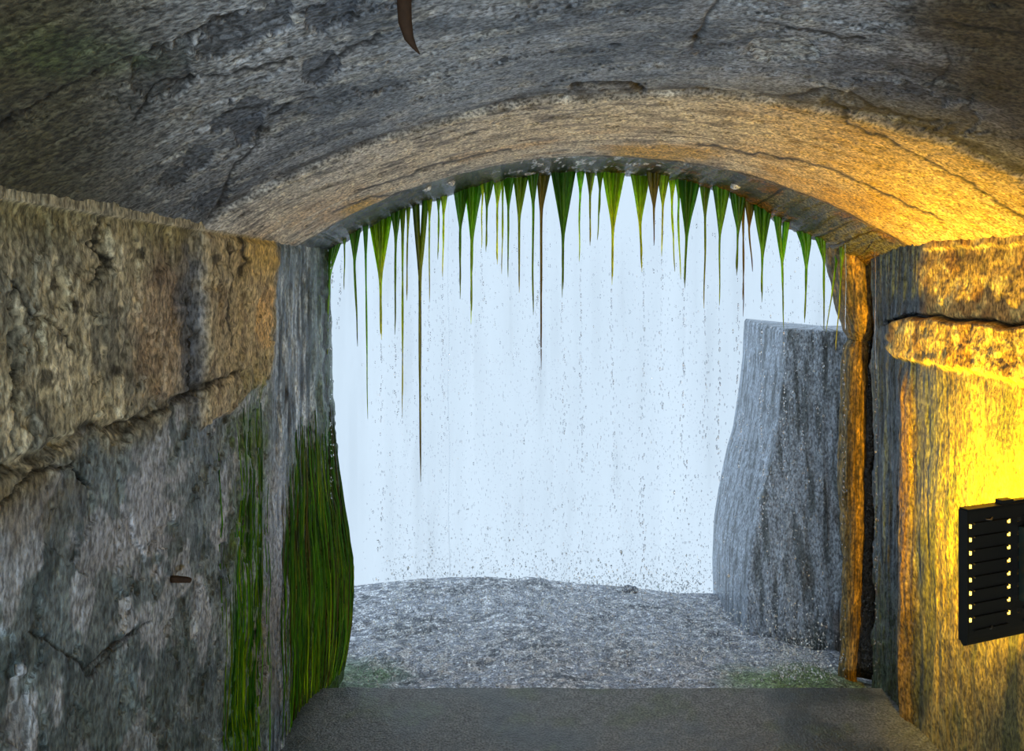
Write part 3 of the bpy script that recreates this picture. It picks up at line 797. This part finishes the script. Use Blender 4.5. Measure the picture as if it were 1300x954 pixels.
ORD = ['first', 'second', 'third', 'fourth', 'fifth', 'sixth', 'seventh', 'eighth', 'ninth', 'tenth', 'eleventh', 'twelfth', 'thirteenth', 'fourteenth', 'fifteenth',
       'sixteenth', 'seventeenth', 'eighteenth', 'nineteenth', 'twentieth', 'twenty-first', 'twenty-second']

def lip_y(x, Y=YA):
    X = (x - CX) / F * Y
    X = min(max(X, XL), XR)
    drop = 0.004 + 0.045 * float(sm(0.9, 1.3, np.array(X))) + 0.012 * float(sm(0.1, -0.5, np.array(X))) + 0.008
    return CY - F * (float(arch_z(np.array(X))) - drop) / Y

def path_at(pts, t):
    L_ = [math.hypot(b[0] - a[0], b[1] - a[1]) for a, b in zip(pts[:-1], pts[1:])]
    s = t * sum(L_)
    for k, l in enumerate(L_):
        if s <= l or k == len(L_) - 1:
            q = s / l if l else 0
            a, b = pts[k], pts[k + 1]
            return a[0] + (b[0] - a[0]) * q, a[1] + (b[1] - a[1]) * q
        s -= l

def tuft(i, rx, w, bends, look, mood):
    ry = lip_y(rx) - 4
    pts = [(rx, ry)] + bends
    total = bends[-1][1] - ry
    n_from_left = i < 22
    word = ORD[i] if n_from_left else ORD[len(TUFTS) - 1 - i]
    ref = 'green-slimed wall' if n_from_left else 'brown corbel stone'
    dep = YA + RNG.uniform(-0.05, 0.03)
    k_px = dep / F
    root = bpy.data.objects.new('algae_tuft', None)
    COL.objects.link(root)
    org = np.array(px(rx, ry, dep)); root.location = org
    root.empty_display_size = 0.02
    tag(root, '%s algae tuft, %s along the arch lip from the %s' % (look, word, ref), 'algae', 'algae tufts hanging from the arch lip')
    n = max(2, int(round(w / 2.6)))
    forks = {'f': [(-5, 8), (9, 3)], 'v': [(-6, 5), (7, 4)]}.get(mood)
    flare = min(0.55, max(0.22, (w * 3.4) / total))
    if forks: flare = (bends[0][1] - ry) / total
    c0, c1, c2 = [lin(*c) for c in MOOD[mood]]
    for s in range(n):
        f = (s + 0.5) / n * 2 - 1
        off = f * w * 0.5
        if forks:
            fc, fw = forks[s % 2]
            off = fc + (RNG.random() - 0.5) * fw
        reach = 1.0 if s == n // 2 else RNG.uniform(0.55, 0.98) if total > 60 else RNG.uniform(0.6, 1.0)
        segs = 16
        P, Rr, Cc = [], [], []
        dz = RNG.uniform(-1, 1) * min(w, 14) * 0.35 * k_px
        tone = RNG.uniform(1.1, 2.5); yel = RNG.random() ** 2
        wob = RNG.uniform(-0.6, 0.6)
        for q in range(segs + 1):
            t = (q / segs) ** 1.25 * reach
            x, y = path_at(pts, t)
            g = max(0.0, 1 - t / flare)
            conv = g ** 1.15 if not forks else g ** 0.9
            x += off * conv * (1 if not forks else 1.0) + (off * 0.06 if not forks else 0) + wob * math.sin(t * 9)
            rr = (w / n * 0.62 * (g ** 0.9) * (0.75 if forks else 1.0) + (2.3 if mood == 'f' else 1.5 if w > 7 else 1.15) * (1 - 0.7 * t / reach) + 0.2)
            if q == segs: rr *= 0.4
            p3 = np.array(px(x, y, dep)); p3[1] += dz * conv
            P.append(p3 - org); Rr.append(rr * k_px)
            col = c0 + (c1 - c0) * min(1, t / (flare * 0.9))
            if t > flare: col = col + (c2 - col) * min(1, (t - flare) / (1.02 - flare))
            Cc.append(np.clip(col * tone + yel * 0.6 * np.array([0.30, 0.33, 0.0]) * (1 - g) * (t < 0.8), 0, 1))
        mb = MB(); mb.tube(P, Rr, 5, Cc, 0.7)
        mb.build('strand', M['algae'], root, True)
for i, tt in enumerate(TUFTS):
    tuft(i, *tt)

for (x, y, r_, sd_, lb) in ((541, 238, 0.021, 460, 'small white mineral lump on the arch lip above the narrow yellow-green tuft'),
                            (571, 229, 0.026, 464, 'largest white mineral lump on the arch lip beside the water thread'),
                            (934, 236, 0.020, 468, 'white mineral lump on the yellow-lit side of the arch lip')):
    p = px(x, y, {541: 3.21, 571: 3.23, 934: 3.29}[x])
    stone('mineral_lump', (p[0], p[1], p[2] - EYE), (r_, r_, r_ * 0.8), sd_, lb, (232, 236, 242), 'mineral')
# ------------------------------------------------------------------ algae mats clinging to the wall by the opening
def mat_on_left(name, label, yr, zt, zb, n, moods, rad, lift, spread):
    mb = MB()
    ys = np.clip(RNG.normal((yr[0] + yr[1]) / 2, (yr[1] - yr[0]) / 3.4, n), yr[0] - 0.12, 3.5);  z0 = zt + RNG.uniform(-spread, spread, n); ln = RNG.uniform(0.35, 1.0, n)
    for y, z, l in zip(ys, z0, ln):
        mo = MOOD[moods[int(RNG.integers(len(moods)))]]
        ca = lin(*mo[0]) * RNG.uniform(0.6, 2.0); cb = lin(*mo[1]) * RNG.uniform(0.4, 1.5)
        k = 9
        z1 = max(z - l, zb)
        if z1 > z - 0.1: continue
        Zv = np.linspace(z, z1, k); wv = 0.006 * np.sin(np.linspace(0, RNG.uniform(2, 6), k) + RNG.uniform(0, 6)) * 0.6
        Yv = np.full(k, y) + wv
        dv = left_disp(Yv, Zv)
        li = lift * RNG.uniform(0.1, 1)
        P = [(XL + dv[j] + li * math.sin(math.pi * (j + 0.5) / k), Yv[j], EYE + Zv[j]) for j in range(k)]
        r = rad * RNG.uniform(0.5, 1.3)
        mb.tube(P, [r * (1 - 0.6 * abs(2 * j / (k - 1) - 0.9)) for j in range(k)], 4, [ca + (cb - ca) * j / (k - 1) for j in range(k)])
    o = mb.build(name, M['algae'], None, True)
    tag(o, label, 'algae', None, 'stuff')
mat_on_left('algae_curtain', 'thick green and brown algae curtain clinging to the wall edge at the opening', (2.98, 3.5), -0.95, -1.72, 300, 'dggogyr', 0.0036, 0.008, 0.4)
mat_on_left('algae_streak', 'narrow green algae streak running down the wall beside pale wet concrete', (2.3, 2.64), -0.85, -1.72, 110, 'ggdy', 0.0026, 0.003, 0.5)

# ================================================================== WATER: drips, thread streams, spray
OCT = np.array([(1, 0, 0), (-1, 0, 0), (0, 1, 0), (0, -1, 0), (0, 0, 1), (0, 0, -1)], float)
OCF = np.array([(0, 2, 4), (2, 1, 4), (1, 3, 4), (3, 0, 4), (2, 0, 5), (1, 2, 5), (3, 1, 5), (0, 3, 5)])
def drops_mesh(name, C, R, E):
    n = len(C)
    ang = RNG.uniform(0, 6.28, n)
    ca, sa = np.cos(ang), np.sin(ang)
    o = OCT[None].repeat(n, 0)
    ox = o[..., 0] * ca[:, None] - o[..., 1] * sa[:, None]; oy = o[..., 0] * sa[:, None] + o[..., 1] * ca[:, None]
    V = np.stack([C[:, 0:1] + ox * R[:, None], C[:, 1:2] + oy * R[:, None], C[:, 2:3] + o[..., 2] * (R * E)[:, None]], -1).reshape(-1, 3)
    Fc = (OCF[None] + 6 * np.arange(n)[:, None, None]).reshape(-1, 3)
    return fast_mesh(name, V, Fc, None, None, True)

DRIPS = [(434, 318, 420, 1, 'second'), (484, 436, 700, 4, 'fifth'), (501, 428, 540, 5, 'sixth'), (545, 386, 520, 9, 'tenth'), (562, 352, 560, 11, 'twelfth'),
         (611, 318, 420, 14, 'fifteenth'), (684, 330, 500, 20, 'twenty-first'), (714, 380, 560, 22, None), (737, 336, 740, 23, None), (777, 364, 650, 26, None),
         (817, 346, 740, 27, None), (840, 328, 520, 29, None), (867, 368, 650, 32, None), (895, 394, 560, 33, None), (913, 390, 620, 34, None), (936, 352, 600, 35, None),
         (967, 386, 700, 38, None), (995, 420, 640, 39, None)]
for (x, y0, y1, ti, w_) in DRIPS:
    n = int((y1 - y0) / 4.2)
    t = np.sort(RNG.random(n))
    yy = y0 + (y1 - y0) * t
    drift = 9 * fbm(yy * 0.012 + x, yy * 0 + x * 0.37, 4, 440) * t ** 0.7
    xx = x + drift + RNG.normal(0, 1.2, n) * (0.3 + 1.8 * t)
    dep = YA + RNG.normal(0, 0.02, n)
    Pp = np.stack([(xx - CX) / F * dep, dep, EYE - (yy - CY) / F * dep], -1)
    Rr = RNG.uniform(0.55, 1.25, n) * YA / F
    word = ORD[ti] if ti < 22 else ORD[len(TUFTS) - 1 - ti]
    ref = 'green-slimed wall' if ti < 22 else 'brown corbel stone'
    o = link('drip_string', drops_mesh('drip_string', Pp, Rr, RNG.uniform(1.2, 2.6, n)), M['water'])
    tag(o, 'string of water drops beneath the %s algae tuft from the %s' % (word, ref), 'water drops', 'strings of falling drops below the algae', 'stuff')

def stream(x, y0, y1, r, label, Y=YA, bead=False):
    n = int((y1 - y0) / 5)
    mb = MB()
    P = []; R = []
    for k in range(n + 1):
        y = y0 + (y1 - y0) * k / n
        P.append(px(x + 0.8 * math.sin(k * 0.21) + k / n * 1.5, y, Y)); R.append(r * (1 + 0.35 * math.sin(k * 1.9) * (1 if bead else 0.3)) * Y / F)
    mb.tube(P, R, 6)
    o = mb.build('water_thread', M['water'], None, True)
    tag(o, label, 'water', 'thin threads of water running off the arch')
stream(569, lip_y(569) - 2, 742, 0.55, 'hair-thin straight water thread falling from lip to rock shelf')
stream(1072, lip_y(1072, 3.36) + 2, 420, 0.9, 'short bright water thread falling in front of the brown corbel stone', 3.36, True)
stream(1110, 312, 470, 0.8, 'short water thread falling along the dark crevice edge', 3.2, True)
for (x, y0, y1, Y, lb) in ((1071, 424, 860, 3.36, 'string of bright drops falling in front of the slender stone pillar'),
                           (1112, 474, 860, 3.2, 'string of bright drops falling before the grey streaked wall by the crevice'),
                           (407, 330, 640, 3.3, 'string of bright drops falling before the dark wet wall end')):
    n = int((y1 - y0) / 6)
    yy = RNG.uniform(y0, y1, n); xx = x + RNG.normal(0, 1.8, n) * (0.3 + (yy - y0) / (y1 - y0))
    if x < 500: Xs_ = np.full(n, (x + 14 - CX) / F * Y) + RNG.normal(0, 0.004, n)
    else: Xs_ = (xx - CX) / F * Y
    Pp = np.stack([Xs_, np.full(n, Y), EYE - (yy - CY) / F * Y], -1)
    o = link('drip_string', drops_mesh('drip_string', Pp, RNG.uniform(0.6, 1.3, n) * Y / F, RNG.uniform(1.2, 2.4, n)), M['water'])
    tag(o, lb, 'water drops', 'strings of falling drops beside the opening', 'stuff')

def spray():
    n = 9500
    Y = RNG.uniform(3.56, 4.9, n); X = RNG.uniform(-0.60, 1.55, n)
    Y = np.where(X > 1.25, 3.56 + (Y - 3.56) * 0.12, Y)
    t = RNG.random(n) ** 0.75
    Z = 0.33 - t * 2.02
    ok = (Z > -1.72 + 0 * X)
    C = np.stack([X, Y, EYE + Z], -1)[ok]
    R = np.exp(RNG.normal(math.log(0.0018), 0.4, len(C)))
    o = link('falling_spray', drops_mesh('falling_spray', C, R, RNG.uniform(1.0, 2.8, len(C))), M['water'])
    tag(o, 'countless scattered water drops falling through the arched opening', 'spray', None, 'stuff')
    n = 14000
    Y = RNG.uniform(3.4, 4.85, n); X = RNG.uniform(-0.60, 1.50, n)
    Y = np.where(X > 1.25, 3.4 + (Y - 3.4) * 0.22, Y)
    Z = -1.80 - 0.09 * (Y - 3.4) / 1.5 + RNG.exponential(0.09, n)
    C = np.stack([X, Y, EYE + Z], -1)
    R = np.exp(RNG.normal(math.log(0.0026), 0.4, n))
    o = link('splash_drops', drops_mesh('splash_drops', C, R, RNG.uniform(0.8, 2.0, n)), M['froth'])
    tag(o, 'splashing water drops bouncing off the grey rock shelf', 'spray', None, 'stuff')
spray()

# ================================================================== FLOODLIGHT
def floodlight():
    root = bpy.data.objects.new('floodlight', None); COL.objects.link(root)
    Yc = 2.10
    W_, H_, D_ = 0.34, 0.352, 0.026
    xl = (1229 - CX) / F * Yc
    zt = -(649 - CY) / F * Yc
    root.location = (xl, Yc, EYE + zt)
    root.rotation_euler = (0, 0, math.radians(20))
    tag(root, 'black finned floodlight casting yellow light, bracketed to the cracked wall', 'floodlight')
    # local axes: x across, y away from camera, z up, origin at the near upper corner
    t = 0.006
    mb = MB()
    hx = [0.0, 0.010, 0.020, 0.118, 0.140, 0.160, 0.182, 0.280, 0.290, W_]
    z_top, z_bot = -0.036, -0.319
    n = 8
    pitch = (z_top - z_bot) / n
    def back(x0, x1, z0, z1, y=0.0): mb.box(((x0 + x1) / 2, y + t / 2, (z0 + z1) / 2), ((x1 - x0) / 2, t / 2, abs(z1 - z0) / 2))
    back(0, W_, 0, z_top); back(0, W_, z_bot, -H_ + 0.02)
    cols = [(0.004, 0.014), (0.144, 0.158), (W_ - 0.158, W_ - 0.144), (W_ - 0.014, W_ - 0.004)]
    solid = [(0, 0.004), (0.014, 0.144), (0.158, W_ - 0.158), (W_ - 0.144, W_ - 0.014), (W_ - 0.004, W_)]
    for a, b in solid: back(a, b, z_top, z_bot)
    for k in range(n):
        za = z_top - k * pitch
        for a, b in cols: back(a, b, za - pitch * 0.36, za - pitch)
    mb.build('back_plate', M['black'], root)
    for (nm, x) in (('side_plate', 0.0), ('side_plate', W_)):
        m2 = MB(); m2.box((x, D_ / 2, -H_ / 2), (0.003, D_ / 2, H_ / 2 - 0.002)); m2.build(nm, M['black'], root)
    m2 = MB(); m2.box((W_ / 2, D_ / 2, 0), (W_ / 2, D_ / 2, 0.003)); m2.build('top_plate', M['black'], root)
    # rounded lower pan
    m2 = MB()
    arc = [(0.0, -H_ + 0.02)] + [(D_ / 2 - D_ / 2 * math.cos(q), -H_ + 0.02 - 0.03 * math.sin(q)) for q in np.linspace(0, math.pi, 9)]
    b = len(m2.v)
    for (y, z) in arc[1:]:
        m2.v += [(0, y, z), (W_, y, z)]
    for k in range(8): m2.f.append([2 * k, 2 * k + 1, 2 * k + 3, 2 * k + 2])
    m2.f.append([2 * k for k in range(9)]); m2.f.append([2 * k + 1 for k in range(9)][::-1])
    m2.build('bottom_pan', M['black'], root)
    for k in range(n + 1):
        z = z_top - k * pitch + 0.001
        m2 = MB(); m2.box((0.079, -0.003, z), (0.062, 0.004, 0.002)); m2.build('fin', M['black'], root)
        m2 = MB(); m2.box((W_ - 0.079, -0.003, z), (0.062, 0.004, 0.002)); m2.build('fin', M['black'], root)
    for x0 in (0.030, 0.200):
        m2 = MB(); m2.box((x0 + 0.05, D_ - 0.004, -H_ / 2 + 0.005), (0.045, 0.003, H_ / 2 - 0.03)); m2.build('led_panel', M['led'], root)
        m3 = MB(); m3.box((x0 + 0.05, D_ - 0.011, -H_ / 2 + 0.005), (0.047, 0.004, H_ / 2 - 0.028)); m3.build('led_backing', M['black'], root)
    # driver box, cable, bracket
    m2 = MB(); m2.box((0.225, -0.022, -0.16), (0.040, 0.020, 0.10)); m2.build('driver_box', M['cable'], root)
    m2 = MB(); m2.tube([(0.20, -0.022, -0.065), (0.19, -0.05, -0.04), (0.175, -0.05, -0.10), (0.178, -0.04, -0.18), (0.19, -0.03, -0.24), (0.215, -0.02, -0.255)], [0.006] * 6, 8); m2.build('cable', M['cable'], root, True)
    m2 = MB(); m2.box((0.150, 0.013, 0.008), (0.022, 0.010, 0.006)); m2.box((0.240, 0.013, 0.006), (0.09, 0.008, 0.003)); m2.build('bracket', M['black'], root)
    m2 = MB(); m2.box((W_ + 0.012, 0.013, -H_ / 2), (0.012, 0.012, 0.03)); m2.box((W_ + 0.04, 0.013, -H_ / 2), (0.02, 0.04, 0.07)); m2.build('wall_mount', M['black'], root)
    for z in (-0.028, -H_ + 0.035):
        m2 = MB(); m2.tube([(0.06, -0.003, z), (0.075, -0.006, z - 0.002), (0.085, -0.003, z + 0.003)], [0.002, 0.0028, 0.002], 6); m2.build('clip', M['steel'], root)
    for k in range(n):
        za = z_top - k * pitch
        for a_, b_ in cols[:2]:
            m2 = MB(); m2.box(((a_ + b_) / 2, 0.001, za - pitch * 0.18), (0.0028, 0.002, pitch * 0.13)); m2.build('light_slot', M['led'], root)  # glowing bits stand in for lamp light leaking through the vents
    # added wall-wash head hidden on the far side: its light yellows wall and vault
    hd = np.array([0.12, 0.90, 0.40]); hd /= np.linalg.norm(hd)
    q = mathutils.Vector(hd).to_track_quat('-Z', 'Y')
    hp = np.array([1.42, 2.29, EYE - 0.84])
    head = bpy.data.objects.new('wash_head', None); COL.objects.link(head)
    inv = (mathutils.Matrix.Translation(root.location) @ root.rotation_euler.to_matrix().to_4x4()).inverted()
    head.parent = root
    head.matrix_local = inv @ (mathutils.Matrix.Translation(hp) @ q.to_matrix().to_4x4())
    m2 = MB(); m2.box((0, 0, 0.020), (0.028, 0.075, 0.012)); m2.build('head_housing', M['black'], head)
    m2 = MB(); m2.box((0, 0, 0.004), (0.020, 0.062, 0.003)); m2.build('head_lens', M['led'], head)
    # added unseen flap, shaped to keep the beam off the view through the opening
    m2 = MB()
    for (x_, y_) in ((-0.034, 0.0), (-0.030, 0.0), (0.030, 0.16), (0.034, 0.16)):
        m2.v += [(hp[0] + x_, hp[1] + y_, hp[2] - 0.13), (hp[0] + x_, hp[1] + y_, hp[2] + 0.09)]
    m2.f = [[0, 1, 5, 4], [2, 6, 7, 3], [0, 2, 3, 1], [4, 5, 7, 6], [1, 3, 7, 5], [0, 4, 6, 2]]
    fl = m2.build('barn_door', M['black'], head)
    fl.matrix_parent_inverse = (mathutils.Matrix.Translation(hp) @ q.to_matrix().to_4x4()).inverted()
    ld = bpy.data.lights.new('flood_beam', 'AREA'); ld.shape = 'RECTANGLE'; ld.size = 0.038; ld.size_y = 0.12
    ld.energy = LAMP_WASH; ld.color = (1.0, 0.62, 0.010)
    lo = bpy.data.objects.new('flood_beam', ld); COL.objects.link(lo); lo.parent = head; lo.location = (0, 0, -0.002)
floodlight()

# ================================================================== ADDED FILL LAMPS (behind the camera, brightening walls and vault)
def added_fill(loc, side, label, col, power):
    root = bpy.data.objects.new('bulkhead_lamp', None); COL.objects.link(root); root.location = loc
    root.rotation_euler = (0, math.radians(90 * side), 0)          # local -z points into the tunnel
    tag(root, label, 'lamp', None)
    m = MB(); m.tube([(0, 0, 0.03), (0, 0, -0.02), (0, 0, -0.035)], [0.10, 0.10, 0.085], 24); m.build('base', M['steel'], root)
    m = MB(); m.tube([(0, 0, -0.035), (0, 0, -0.06), (0, 0, -0.09), (0, 0, -0.105)], [0.078, 0.072, 0.048, 0.01], 24); m.build('diffuser', M['lamp_glow'], root, True)
    ld = bpy.data.lights.new('lamp_light', 'POINT'); ld.energy = power; ld.color = col; ld.shadow_soft_size = 0.07
    lo = bpy.data.objects.new('lamp_light', ld); COL.objects.link(lo); lo.parent = root; lo.location = (0, 0, -0.20)
added_fill((XL, -1.6, 0.80), -1, 'round bulkhead lamp low on the flaking beige wall inside the tunnel', (0.86, 0.95, 1.0), LAMP_FILL)
added_fill((XR, -1.6, 0.80), 1, 'round bulkhead lamp low on the cracked yellow-lit wall inside the tunnel', (0.86, 0.95, 1.0), LAMP_FILL)

# ================================================================== SMALL METAL BITS
def peg():
    Y = 1.896; Z = -0.722
    x0 = XL + float(left_disp(np.array([Y]), np.array([Z]))[0])
    m = MB()
    m.tube([(x0 - 0.03, Y, EYE + Z), (x0 + 0.012, Y - 0.004, EYE + Z), (x0 + 0.040, Y - 0.010, EYE + Z + 0.001), (x0 + 0.048, Y - 0.012, EYE + Z)], [0.0085, 0.009, 0.0075, 0.006], 8)
    tag(m.build('iron_peg', M['rust'], None), 'short rusty iron peg sticking out of the blue-grey lower wall', 'peg')
peg()
def spike():
    m = MB()
    pts = [(514, -22), (513, 5), (514, 28), (519, 48), (526, 60), (533, 69)]
    m.tube([px(x, y, 1.165) for x, y in pts], [r * 1.165 / F for r in (9, 9.5, 9, 6.5, 3.2, 0.8)], 9, None, 0.7)
    tag(m.build('rusted_spike', M['rust'], None, True), 'bent rusty brown spike hanging from the grey vault', 'spike')
spike()
